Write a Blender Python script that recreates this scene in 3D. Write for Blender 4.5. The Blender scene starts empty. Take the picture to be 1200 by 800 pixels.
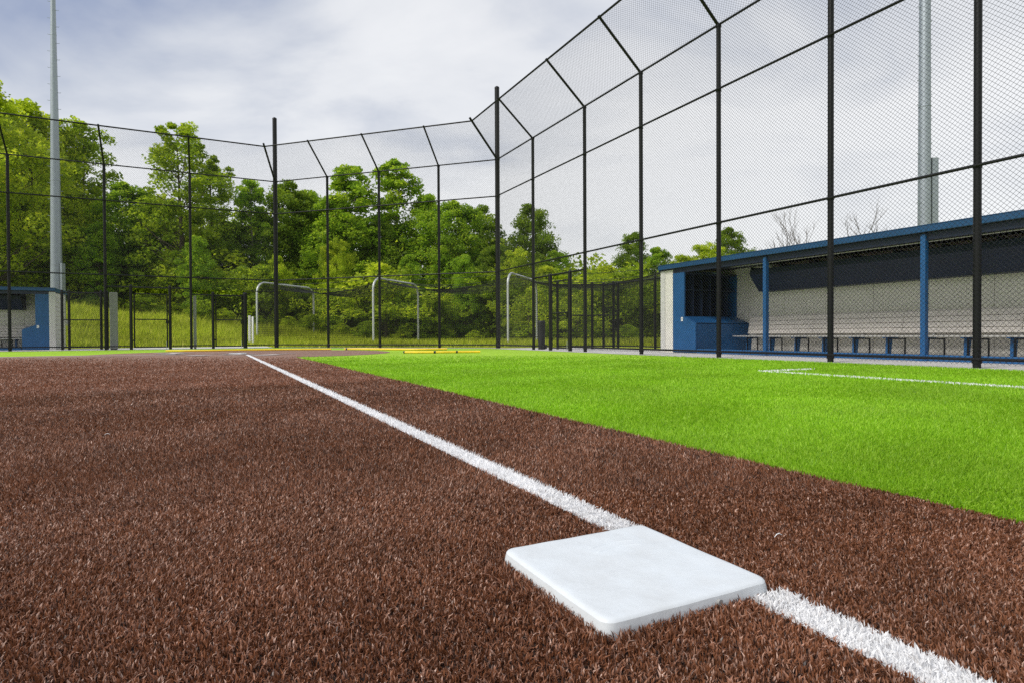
import bpy, math, random
import numpy as np
from mathutils import Matrix, Vector
rnd = random.Random(7); RNG = np.random.default_rng(11)
S = bpy.context.scene; COL = S.collection
PI = math.pi

# ------------------------------------------------------------------ camera
F_PX, PITCH, ROLL, CAM_H = 705.7067, -0.0111442, 0.0047669, 0.488043
fwd = Vector((0, math.cos(PITCH), math.sin(PITCH))); up0 = Vector((0, -math.sin(PITCH), math.cos(PITCH))); rt0 = Vector((1, 0, 0))
rt = math.cos(ROLL)*rt0 - math.sin(ROLL)*up0; up = math.sin(ROLL)*rt0 + math.cos(ROLL)*up0
cd = bpy.data.cameras.new('camera'); cam = bpy.data.objects.new('camera', cd); COL.objects.link(cam)
M4 = Matrix((rt, up, -fwd)).transposed().to_4x4(); M4.translation = (0, 0, CAM_H); cam.matrix_world = M4
cd.sensor_width = 36; cd.lens = 36*F_PX/1200; cd.clip_start = .05; cd.clip_end = 3000
S.camera = cam
# ------------------------------------------------------------------ sky, sun, exposure
SUN_EL, SUN_AZ = math.radians(49), math.radians(-122)          # azimuth from +Y, clockwise positive
sun_dir = Vector((math.sin(SUN_AZ)*math.cos(SUN_EL), math.cos(SUN_AZ)*math.cos(SUN_EL), math.sin(SUN_EL)))
W = bpy.data.worlds.new('World'); S.world = W; W.use_nodes = True
nt = W.node_tree; nt.nodes.clear()
def N(t, ty, **kw):
    nd = t.nodes.new(ty)
    for k, v in kw.items(): setattr(nd, k, v)
    return nd
def sky_nodes():
    L = nt.links.new
    out = N(nt, 'ShaderNodeOutputWorld')
    sky = N(nt, 'ShaderNodeTexSky', sky_type='NISHITA', sun_disc=False)
    sky.sun_elevation = SUN_EL; sky.sun_rotation = SUN_AZ; sky.air_density = 1.2; sky.dust_density = 1.5
    bg1 = N(nt, 'ShaderNodeBackground'); bg1.inputs[1].default_value = .05; L(sky.outputs[0], bg1.inputs[0])
    tc = N(nt, 'ShaderNodeTexCoord')
    sep = N(nt, 'ShaderNodeSeparateXYZ'); L(tc.outputs['Generated'], sep.inputs[0])
    zz = N(nt, 'ShaderNodeMath', operation='MAXIMUM'); L(sep.outputs[2], zz.inputs[0]); zz.inputs[1].default_value = 0.0
    za = N(nt, 'ShaderNodeMath', operation='ADD'); L(zz.outputs[0], za.inputs[0]); za.inputs[1].default_value = .22
    dx = N(nt, 'ShaderNodeMath', operation='DIVIDE'); L(sep.outputs[0], dx.inputs[0]); L(za.outputs[0], dx.inputs[1])
    dy = N(nt, 'ShaderNodeMath', operation='DIVIDE'); L(sep.outputs[1], dy.inputs[0]); L(za.outputs[0], dy.inputs[1])
    cmb = N(nt, 'ShaderNodeCombineXYZ'); L(dx.outputs[0], cmb.inputs[0]); L(dy.outputs[0], cmb.inputs[1])
    mp = N(nt, 'ShaderNodeMapping'); mp.inputs['Scale'].default_value = (.75, 1.0, 1); mp.inputs['Location'].default_value = (2.8, 1.6, 0); mp.inputs['Rotation'].default_value = (0, 0, .5)
    L(cmb.outputs[0], mp.inputs[0])
    def noise(scale, det, rough, dist, src=mp):
        n_ = N(nt, 'ShaderNodeTexNoise'); n_.inputs['Scale'].default_value = scale; n_.inputs['Detail'].default_value = det
        n_.inputs['Roughness'].default_value = rough; n_.inputs['Distortion'].default_value = dist; L(src.outputs[0], n_.inputs['Vector']); return n_
    big = noise(.62, 4, .5, .5); mid = noise(1.7, 7, .52, .5)
    mx = N(nt, 'ShaderNodeMath', operation='MULTIPLY_ADD'); L(mid.outputs[0], mx.inputs[0]); mx.inputs[1].default_value = .56; 
    m2 = N(nt, 'ShaderNodeMath', operation='MULTIPLY'); L(big.outputs[0], m2.inputs[0]); m2.inputs[1].default_value = .62; L(m2.outputs[0], mx.inputs[2])
    ramp = N(nt, 'ShaderNodeValToRGB'); cr = ramp.color_ramp
    cr.elements[0].position = .545; cr.elements[0].color = (.27, .32, .46, 1)
    cr.elements[1].position = .79; cr.elements[1].color = (.84, .84, .845, 1)
    e = cr.elements.new(.62); e.color = (.52, .55, .62, 1)
    e = cr.elements.new(.69); e.color = (.72, .73, .755, 1)
    hz = N(nt, 'ShaderNodeMath', operation='SUBTRACT'); hz.inputs[0].default_value = 1; L(zz.outputs[0], hz.inputs[1])
    hp = N(nt, 'ShaderNodeMath', operation='POWER'); L(hz.outputs[0], hp.inputs[0]); hp.inputs[1].default_value = 1.6
    hm = N(nt, 'ShaderNodeMath', operation='MULTIPLY_ADD'); L(hp.outputs[0], hm.inputs[0]); hm.inputs[1].default_value = .25; L(mx.outputs[0], hm.inputs[2])
    L(hm.outputs[0], ramp.inputs[0])
    # thin cloud brightens towards the veiled sun
    vd = N(nt, 'ShaderNodeVectorMath', operation='DOT_PRODUCT'); L(tc.outputs['Generated'], vd.inputs[0]); vd.inputs[1].default_value = sun_dir
    pw = N(nt, 'ShaderNodeMath', operation='MAXIMUM'); L(vd.outputs['Value'], pw.inputs[0]); pw.inputs[1].default_value = 0
    pp = N(nt, 'ShaderNodeMath', operation='POWER'); L(pw.outputs[0], pp.inputs[0]); pp.inputs[1].default_value = 6
    st = N(nt, 'ShaderNodeMath', operation='MULTIPLY_ADD'); L(pp.outputs[0], st.inputs[0]); st.inputs[1].default_value = .06; st.inputs[2].default_value = .555
    bg2 = N(nt, 'ShaderNodeBackground'); L(ramp.outputs[0], bg2.inputs[0]); L(st.outputs[0], bg2.inputs[1])
    ms = N(nt, 'ShaderNodeMixShader'); ms.inputs[0].default_value = .86
    L(bg1.outputs[0], ms.inputs[1]); L(bg2.outputs[0], ms.inputs[2]); L(ms.outputs[0], out.inputs[0])
sky_nodes()
sl = bpy.data.lights.new('sun', 'SUN'); sl.energy = 1.5; sl.angle = math.radians(24); sl.color = (1, .96, .9)
so = bpy.data.objects.new('sun', sl); COL.objects.link(so); so.rotation_euler = (-sun_dir).to_track_quat('-Z', 'Y').to_euler(); so.location = (0, 0, 40)
vs = S.view_settings; vs.view_transform = 'Standard'; vs.look = 'None'; vs.exposure = 1.15; vs.gamma = 1; vs.use_curve_mapping = False
S.render.engine = 'CYCLES'; S.cycles.use_denoising = False; S.cycles.max_bounces = 10; S.cycles.diffuse_bounces = 7; S.cycles.transmission_bounces = 8; S.cycles.transparent_max_bounces = 8

# ------------------------------------------------------------------ materials
def mat(name, col, rough=.6, var=0.0, vscale=6.0, bump=0.0, bscale=60.0, metal=0.0, spec=.5, tint=None, attr=None, dirt=None):
    m = bpy.data.materials.new(name); m.use_nodes = True; t = m.node_tree; L = t.links.new
    b = t.nodes['Principled BSDF']; b.inputs['Roughness'].default_value = rough; b.inputs['Metallic'].default_value = metal
    b.inputs['Specular IOR Level'].default_value = spec
    b.inputs['Base Color'].default_value = (*col, 1)
    tc = N(t, 'ShaderNodeTexCoord')
    if var > 0:
        n_ = N(t, 'ShaderNodeTexNoise'); n_.inputs['Scale'].default_value = vscale; n_.inputs['Detail'].default_value = 6; n_.inputs['Roughness'].default_value = .65
        L(tc.outputs['Object'], n_.inputs['Vector'])
        r = N(t, 'ShaderNodeValToRGB'); c2 = tint or tuple(c*(1-var) for c in col)
        r.color_ramp.elements[0].position = .32; r.color_ramp.elements[0].color = (*c2, 1)
        r.color_ramp.elements[1].position = .66; r.color_ramp.elements[1].color = (*[min(1, c*(1+var*.35)) for c in col], 1)
        L(n_.outputs[0], r.inputs[0]); L(r.outputs[0], b.inputs['Base Color'])
        rr = N(t, 'ShaderNodeMapRange'); rr.inputs['To Min'].default_value = max(.05, rough-.12); rr.inputs['To Max'].default_value = min(1, rough+.15)
        L(n_.outputs[0], rr.inputs['Value']); L(rr.outputs[0], b.inputs['Roughness'])
    if bump > 0:
        n2 = N(t, 'ShaderNodeTexNoise'); n2.inputs['Scale'].default_value = bscale; n2.inputs['Detail'].default_value = 5; L(tc.outputs['Object'], n2.inputs['Vector'])
        bp = N(t, 'ShaderNodeBump'); bp.inputs['Strength'].default_value = bump; bp.inputs['Distance'].default_value = .01
        L(n2.outputs[0], bp.inputs['Height']); L(bp.outputs[0], b.inputs['Normal'])
    return m
def fibre_mat(name, stops, rough=.5, spec=.4, trans=.25, big=(.8, 1.15), bigscale=1.2, tgain=1.):
    """plastic fibres or leaves: colour from the per-blade attribute 'rnd', slow patches across the ground"""
    m = bpy.data.materials.new(name); m.use_nodes = True; t = m.node_tree; L = t.links.new; t.nodes.clear()
    out = N(t, 'ShaderNodeOutputMaterial'); at = N(t, 'ShaderNodeAttribute', attribute_name='rnd')
    r = N(t, 'ShaderNodeValToRGB')
    els = r.color_ramp.elements
    els[0].position, els[0].color = stops[0][0], (*stops[0][1], 1); els[1].position, els[1].color = stops[-1][0], (*stops[-1][1], 1)
    for p_, c_ in stops[1:-1]: e = els.new(p_); e.color = (*c_, 1)
    L(at.outputs['Fac'], r.inputs[0])
    g = N(t, 'ShaderNodeNewGeometry'); n_ = N(t, 'ShaderNodeTexNoise'); n_.inputs['Scale'].default_value = bigscale; n_.inputs['Detail'].default_value = 4
    L(g.outputs['Position'], n_.inputs['Vector'])
    mr = N(t, 'ShaderNodeMapRange'); mr.inputs['From Min'].default_value = .3; mr.inputs['From Max'].default_value = .7; mr.inputs['To Min'].default_value = big[0]; mr.inputs['To Max'].default_value = big[1]
    L(n_.outputs[0], mr.inputs['Value'])
    mu = N(t, 'ShaderNodeVectorMath', operation='SCALE'); L(r.outputs[0], mu.inputs[0]); L(mr.outputs[0], mu.inputs['Scale'])
    b = N(t, 'ShaderNodeBsdfPrincipled'); b.inputs['Roughness'].default_value = rough; b.inputs['Specular IOR Level'].default_value = spec; L(mu.outputs[0], b.inputs['Base Color'])
    tr = N(t, 'ShaderNodeBsdfTranslucent'); tm = N(t, 'ShaderNodeVectorMath', operation='MULTIPLY'); tm.inputs[1].default_value = ((tgain*1.05, tgain, tgain*.8) if tgain > 1 else (1, 1, 1)); L(mu.outputs[0], tm.inputs[0]); L(tm.outputs[0], tr.inputs[0])
    ms = N(t, 'ShaderNodeMixShader'); ms.inputs[0].default_value = trans; L(b.outputs[0], ms.inputs[1]); L(tr.outputs[0], ms.inputs[2]); L(ms.outputs[0], out.inputs[0])
    return m
def sheet_mat(name, c0, c1, scale, bump, bscale, big=(.85, 1.12), bigscale=.5, rough=.75, spec=.3):
    m = bpy.data.materials.new(name); m.use_nodes = True; t = m.node_tree; L = t.links.new; b = t.nodes['Principled BSDF']
    b.inputs['Roughness'].default_value = rough; b.inputs['Specular IOR Level'].default_value = spec
    tc = N(t, 'ShaderNodeTexCoord'); n_ = N(t, 'ShaderNodeTexNoise'); n_.inputs['Scale'].default_value = scale; n_.inputs['Detail'].default_value = 3; L(tc.outputs['Object'], n_.inputs['Vector'])
    r = N(t, 'ShaderNodeValToRGB'); r.color_ramp.elements[0].position = .35; r.color_ramp.elements[0].color = (*c0, 1); r.color_ramp.elements[1].position = .65; r.color_ramp.elements[1].color = (*c1, 1); L(n_.outputs[0], r.inputs[0])
    nb = N(t, 'ShaderNodeTexNoise'); nb.inputs['Scale'].default_value = bigscale; nb.inputs['Detail'].default_value = 5; L(tc.outputs['Object'], nb.inputs['Vector'])
    mr = N(t, 'ShaderNodeMapRange'); mr.inputs['From Min'].default_value = .3; mr.inputs['From Max'].default_value = .7; mr.inputs['To Min'].default_value = big[0]; mr.inputs['To Max'].default_value = big[1]; L(nb.outputs[0], mr.inputs['Value'])
    mu = N(t, 'ShaderNodeVectorMath', operation='SCALE'); L(r.outputs[0], mu.inputs[0]); L(mr.outputs[0], mu.inputs['Scale']); L(mu.outputs[0], b.inputs['Base Color'])
    n2 = N(t, 'ShaderNodeTexNoise'); n2.inputs['Scale'].default_value = bscale; n2.inputs['Detail'].default_value = 4; L(tc.outputs['Object'], n2.inputs['Vector'])
    bp = N(t, 'ShaderNodeBump'); bp.inputs['Strength'].default_value = bump; bp.inputs['Distance'].default_value = .02; L(n2.outputs[0], bp.inputs['Height']); L(bp.outputs[0], b.inputs['Normal'])
    return m
MT = dict(
  brown_blade=fibre_mat('brown turf fibre', [(0, (.028, .011, .006)), (.35, (.17, .062, .026)), (.65, (.33, .138, .07)), (1, (.66, .44, .34))], .40, .5, .25, (.84, 1.15), 3.2),
  green_blade=fibre_mat('green turf fibre', [(0, (.12, .27, .006)), (.5, (.30, .555, .015)), (1, (.50, .72, .08))], .5, .35, .4, (.80, 1.15), .7),
  white_blade=fibre_mat('white turf fibre', [(0, (.55, .52, .50)), (.18, (.78, .775, .77)), (.6, (.87, .87, .87)), (1, (.88, .88, .88))], .5, .4, .25, (.95, 1.03), 2),
  brown_sheet=sheet_mat('brown turf far', (.16, .082, .055), (.33, .20, .145), 42, .5, 55, (.85, 1.14), .55, .7, .5),  # paler and pinker than the fibres: their grazing sheen is put into the colour
  crumb=sheet_mat('rubber crumb', (.012, .010, .009), (.05, .03, .022), 240, .6, 200, rough=.9),
  green_sheet=sheet_mat('green turf far', (.24, .42, .014), (.37, .60, .035), 30, .5, 45, (.88, 1.1), .4, .7, .3),
  white_sheet=sheet_mat('white turf far', (.66, .66, .66), (.86, .86, .86), 60, .3, 60, (.95, 1.03), 1, .7, .3),
  chalk=sheet_mat('worn chalk', (.22, .15, .12), (.62, .58, .55), 3.5, .2, 60, (.9, 1.05), 1),
  terrain=sheet_mat('meadow ground', (.19, .23, .02), (.40, .45, .035), 5.0, .8, 18, (.7, 1.25), .22, .9, .1),
  meadow=fibre_mat('meadow grass', [(0, (.22, .30, .018)), (.5, (.54, .62, .04)), (1, (.80, .78, .16))], .6, .2, .55, (.7, 1.2), .25),
  concrete=mat('concrete', (.58, .56, .52), .85, .18, 2.5, .3, 90),
  black=mat('black powder coat', (.007, .007, .008), .45, .25, 20, .05, 200, spec=.3),
  vinyl=mat('black vinyl wire', (.012, .012, .013), .42, 0, spec=.4),
  galv=mat('galvanised steel', (.33, .37, .41), .45, .14, 9, .04, 60, metal=.55),
  pipe=mat('pale galvanised pipe', (.60, .62, .60), .4, .12, 12, metal=.3),
  blue=mat('blue paint', (.012, .10, .27), .45, .12, 3, .05, 80),
  bluemetal=mat('blue metal trim', (.013, .078, .19), .4, .12, 4, metal=.1),
  shaded_navy=mat('navy board', (.010, .022, .055), .5, .2, 4),  # dark blue boards, with the shade under the dugout roof put into the colour
  ceiling=mat('dark ceiling', (.045, .05, .055), .7, .2, 3),
  beige=mat('beige wall panel', (.79, .765, .70), .7, .07, 1.6, .05, 120),
  siding=mat('grey white siding', (.66, .65, .62), .6, .06, 3, .05, 60),
  bench=mat('beige bench board', (.82, .76, .70), .5, .12, 7),
  alu=mat('aluminium', (.62, .60, .57), .38, .1, 12, metal=.5),
  grey=mat('grey vinyl panel', (.30, .30, .29), .6, .12, 5),
  white=mat('white plastic', (.78, .78, .76), .4, .06, 9),
  yellow=mat('yellow plastic tube', (.85, .58, .02), .45, .12, 4),
  rubber=mat('white rubber base', (.615, .655, .675), .5, .06, 11, .10, 45, tint=(.575, .60, .605)),
  darkrubber=mat('dark rubber', (.02, .02, .022), .6, .2, 8),
  steel=mat('steel hardware', (.45, .45, .45), .35, 0, metal=.8),
  bark=mat('bark', (.10, .078, .058), .9, .35, 5, .6, 20),
  bark_grey=mat('pale bark', (.20, .18, .16), .9, .3, 5, .5, 20),
  net=mat('black net twine', (.02, .022, .02), .7),
)
def leafmat(nm, a, b, c): return fibre_mat(nm, [(0, a), (.5, b), (1, c)], .55, .3, .56, (.85, 1.2), .35, 1.45)
LEAF = [leafmat('leaf mid green', (0.098, 0.171, 0.011), (0.263, 0.373, 0.021), (0.499, 0.586, 0.040)),
        leafmat('leaf yellow green', (0.153, 0.226, 0.013), (0.376, 0.485, 0.026), (0.693, 0.723, 0.061)),
        leafmat('leaf deep green', (0.060, 0.117, 0.011), (0.161, 0.252, 0.019), (0.305, 0.406, 0.034)),
        leafmat('leaf fresh green', (0.110, 0.204, 0.013), (0.263, 0.418, 0.024), (0.529, 0.632, 0.053))]

# ------------------------------------------------------------------ mesh helpers
class MB:
    def __init__(s): s.v = []; s.f = []
    def quadgrid(s, pts, faces):
        o = len(s.v); s.v += [tuple(p) for p in pts]; s.f += [tuple(o+i for i in f) for f in faces]; return s
    def box(s, x0, x1, y0, y1, z0, z1):
        P = [(x, y, z) for z in (z0, z1) for (x, y) in ((x0, y0), (x1, y0), (x1, y1), (x0, y1))]
        return s.quadgrid(P, [(3, 2, 1, 0), (4, 5, 6, 7), (0, 1, 5, 4), (1, 2, 6, 5), (2, 3, 7, 6), (3, 0, 4, 7)])
    def prism(s, poly, x0, x1, ax=0):
        """poly in the two other axes, extruded along axis ax"""
        n_ = len(poly)
        def mk(t, p): return (t, p[0], p[1]) if ax == 0 else ((p[0], t, p[1]) if ax == 1 else (p[0], p[1], t))
        P = [mk(x0, p) for p in poly] + [mk(x1, p) for p in poly]
        return s.quadgrid(P, [tuple(range(n_))[::-1], tuple(range(n_, 2*n_))] + [(i, (i+1) % n_, n_+(i+1) % n_, n_+i) for i in range(n_)])
    def tube(s, path, r, n_=10, cap=True):
        """path of points, r a number or a list"""
        path = [Vector(p) for p in path]; k = len(path); rs = r if isinstance(r, (list, tuple)) else [r]*k
        o = len(s.v); prev = None
        for i, p in enumerate(path):
            t = (path[min(i+1, k-1)]-path[max(i-1, 0)]).normalized()
            ref = Vector((0, 0, 1)) if abs(t.z) < .9 else Vector((1, 0, 0))
            if prev is not None and prev.cross(t).length > 1e-4: ref = prev
            a = (ref - t*ref.dot(t)).normalized(); prev = a; b_ = t.cross(a)
            for j in range(n_):
                q = 2*PI*j/n_; c = p + (a*math.cos(q)+b_*math.sin(q))*rs[i]; s.v.append(tuple(c))
        for i in range(k-1):
            for j in range(n_): s.f.append((o+i*n_+j, o+i*n_+(j+1) % n_, o+(i+1)*n_+(j+1) % n_, o+(i+1)*n_+j))
        if cap: s.f.append(tuple(o+j for j in range(n_))[::-1]); s.f.append(tuple(o+(k-1)*n_+j for j in range(n_)))
        return s
    def mesh(s, name, m, smooth=None):
        me = bpy.data.meshes.new(name); me.from_pydata(s.v, [], s.f); me.update()
        if m is not None: me.materials.append(m)
        if smooth is not None:
            me.polygons.foreach_set('use_smooth', [True]*len(me.polygons))
            me.set_sharp_from_angle(angle=math.radians(smooth))
        return me
    def build(s, name, m, parent=None, smooth=None, loc=None):
        return link(name, s.mesh(name, m, smooth), parent, loc)
def link(name, me, parent=None, loc=None, rz=0):
    o = bpy.data.objects.new(name, me); COL.objects.link(o)
    if parent is not None: o.parent = parent
    if loc is not None: o.location = loc
    if rz: o.rotation_euler[2] = rz
    return o
def tag(o, label=None, cat=None, group=None, kind=None):
    for k, v in (('label', label), ('category', cat), ('group', group), ('kind', kind)):
        if v: o[k] = v
    return o
def thing(name, label, cat, loc=(0, 0, 0), rz=0, group=None):
    o = bpy.data.objects.new(name, None); COL.objects.link(o); o.location = loc; o.rotation_euler[2] = rz; o.empty_display_size = .2
    return tag(o, label, cat, group)
def copy_tree(o, parent=None):
    c = o.copy(); COL.objects.link(c); c.parent = parent
    for ch in list(o.children): copy_tree(ch, c)
    return c
def bevel(o, w=.006, seg=2):
    md = o.modifiers.new('bevel', 'BEVEL'); md.width = w; md.segments = seg; md.limit_method = 'ANGLE'; return o

def np_mesh(name, verts, tris, m, rn=None, smooth=False):
    me = bpy.data.meshes.new(name); nv, nf = len(verts), len(tris); k = tris.shape[1]
    me.vertices.add(nv); me.vertices.foreach_set('co', np.ascontiguousarray(verts, dtype=np.float32).ravel())
    me.loops.add(nf*k); me.loops.foreach_set('vertex_index', np.ascontiguousarray(tris, dtype=np.int32).ravel())
    me.polygons.add(nf); me.polygons.foreach_set('loop_start', np.arange(0, nf*k, k, dtype=np.int32))
    me.update(calc_edges=True)
    if rn is not None:
        a = me.attributes.new('rnd', 'FLOAT', 'POINT'); a.data.foreach_set('value', np.ascontiguousarray(rn, dtype=np.float32))
    me.materials.append(m); return me

# ------------------------------------------------------------------ field frame: a runs from third base to home, s to the dugout side
TH = .4679943
D = np.array([-math.sin(TH), math.cos(TH)]); NN = np.array([math.cos(TH), math.sin(TH)]); BASE = np.array([.227, 1.211])
def fw(a, s): q = BASE + D*a + NN*s; return float(q[0]), float(q[1])
CR = np.array(fw(19.44, 8.99)); CL = np.array(fw(26.52, 1.88))
RZ_R, RZ_L = TH-PI/2, TH
RZ_M = math.atan2(CR[1]-CL[1], CR[0]-CL[0]); LM = float(np.linalg.norm(CR-CL))
GD, LINE_S, LINE_W, A1, HOME = 1.128, .186, .043, 19.05, (18.1, .244)
G = -.015
R_HOME = 4.1
def brown_poly():
    a0 = HOME[0]-math.sqrt(R_HOME**2-(GD-HOME[1])**2); s0 = HOME[1]-math.sqrt(R_HOME**2-(A1-HOME[0])**2)
    t0 = math.atan2(GD-HOME[1], a0-HOME[0]); t1 = math.atan2(s0-HOME[1], A1-HOME[0])
    pts = [(-14, GD)]
    for i in range(41):
        t = t0+(t1-t0)*i/40; pts.append((HOME[0]+R_HOME*math.cos(t), HOME[1]+R_HOME*math.sin(t)))
    return pts + [(A1, -33), (-14, -33)]
def sheet(name, poly, z, m, kind='structure', parent=None):
    mb = MB(); mb.v = [(*fw(a, s), z) for a, s in poly]; mb.f = [tuple(range(len(poly)))]
    me = mb.mesh(name, m)
    if me.polygons[0].normal.z < 0: me.flip_normals()
    o = link(name, me, parent); tag(o, kind=kind); return o

# ------------------------------------------------------------------ terrain
def sstep(x, a, b):
    t = np.clip((np.asarray(x, float)-a)/(b-a), 0, 1); return t*t*(3-2*t)
def ground_z(X, Y):
    """grass bank rising behind the first-base side, level ground behind the backstop"""
    X = np.asarray(X, float); Y = np.asarray(Y, float)
    q = (X-CL[0])*D[0]+(Y-CL[1])*D[1]                       # metres behind the first-base fence
    bank = 2.15*sstep(q, 4.0, 17)*np.clip((-X-7.5)/20, 0, 1)
    far = 2.2*sstep(Y, 46, 75)
    return G-.035 + bank + far*(1-.4*sstep(-X, 4, 14))
def terrain():
    r = np.concatenate([np.linspace(0, 90, 61), np.geomspace(95, 900, 14)]); th = np.linspace(0, 2*PI, 145)[:-1]
    X = np.outer(r, np.sin(th)); Y = np.outer(r, np.cos(th)); Z = ground_z(X, Y); 
    v = np.stack([X, Y, Z], -1).reshape(-1, 3); n_ = len(th); f = []
    for i in range(len(r)-1):
        j = np.arange(n_); f.append(np.stack([i*n_+j, (i+1)*n_+j, (i+1)*n_+(j+1) % n_, i*n_+(j+1) % n_], -1))
    me = np_mesh('ground', v, np.concatenate(f)[:, ::-1], MT['terrain']); me.polygons.foreach_set('use_smooth', [True]*len(me.polygons))
    tag(link('ground', me), kind='structure')
terrain()
sheet('turf', [(19.64, 9.02), (26.72, 1.96), (26.55, -60), (-60, -60), (-60, 9.0)], G-.004, MT['green_sheet'])
sheet('infield', brown_poly(), G, MT['brown_sheet'])
# rubber crumb that shows between the fibres close by
def crumb():
    sheet('infill', [(5.5, GD-.004), (5.5, -9), (-3, -9), (-3, GD-.004)], G+.0065, MT['crumb'])
crumb()
sheet('foul_line', [(16.56, LINE_S-LINE_W), (16.56, LINE_S+LINE_W), (.26, LINE_S+LINE_W), (.26, LINE_S-LINE_W)], G+.010, MT['white_sheet'])
sheet('foul_line', [(-.24, LINE_S-LINE_W), (-.24, LINE_S+LINE_W), (-14, LINE_S+LINE_W), (-14, LINE_S-LINE_W)], G+.010, MT['white_sheet'])
sheet('foul_line', [(HOME[0]-.05, -1.5), (HOME[0]+.05, -1.5), (HOME[0]+.05, -33), (HOME[0]-.05, -33)], G+.006, MT['white_sheet'])
for pts in ([(4.66, 5.72), (4.66, 5.82), (-1.5, 5.82), (-1.5, 5.72)], [(4.66, 5.82), (4.56, 5.82), (4.56, 6.75), (4.66, 6.75)], [(-1.4, 5.82), (-1.5, 5.82), (-1.5, 6.75), (-1.4, 6.75)]):
    sheet('coach_box_line', pts, G+.004, MT['white_sheet'])
# batter's boxes and worn chalk round home plate (square to the plate, which points at the backstop)
def home_area():
    c = np.array(fw(*HOME)); ax = (D+(-NN)*1)/math.sqrt(2); ax = np.array([D[0]-(-NN[0]), D[1]-(-NN[1])])/math.sqrt(2)
    # ax: from the field towards the backstop; ay: across
    ax = (D*1 + NN*1)/math.sqrt(2); ay = np.array([-ax[1], ax[0]])
    def sh(name, x0, x1, y0, y1, z, m):
        mb = MB(); mb.v = [(*(c+ax*x+ay*y), z) for x, y in ((x0, y0), (x1, y0), (x1, y1), (x0, y1))]; mb.f = [(0, 1, 2, 3)]
        me = mb.mesh(name, m)
        if me.polygons[0].normal.z < 0: me.flip_normals()
        tag(link(name, me), kind='structure')
    for sg in (1, -1):
        a, b_ = (.37, 1.28) if sg > 0 else (-1.28, -.37)
        for (x0, x1, y0, y1) in ((-1.5, .65, a, a+.08), (-1.5, .65, b_-.08, b_), (-1.5, -1.42, a+.08, b_-.08), (.57, .65, a+.08, b_-.08)):
            sh('batter_box_line', x0, x1, y0, y1, G+.006, MT['chalk'])
    mb = MB(); h_ = .216
    pts = [(0, 0), (-h_, h_), (-2*h_, h_), (-2*h_, -h_), (-h_, -h_)]
    mb.prism([tuple(c+ax*x+ay*y) for x, y in pts], G+.005, G+.024, ax=2)
    tag(mb.build('home_plate', MT['rubber']), 'white five sided home plate between the batter boxes', 'home plate')
    # open chain of worn chalk
    for i in range(5):
        x0 = rnd.uniform(-2.2, .2); y0 = rnd.uniform(-2.6, 2.2); sh('worn_chalk', x0, x0+rnd.uniform(.4, 1.1), y0, y0+rnd.uniform(.5, 1.4), G+.009+i*.002, MT['chalk'])
home_area()

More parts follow.
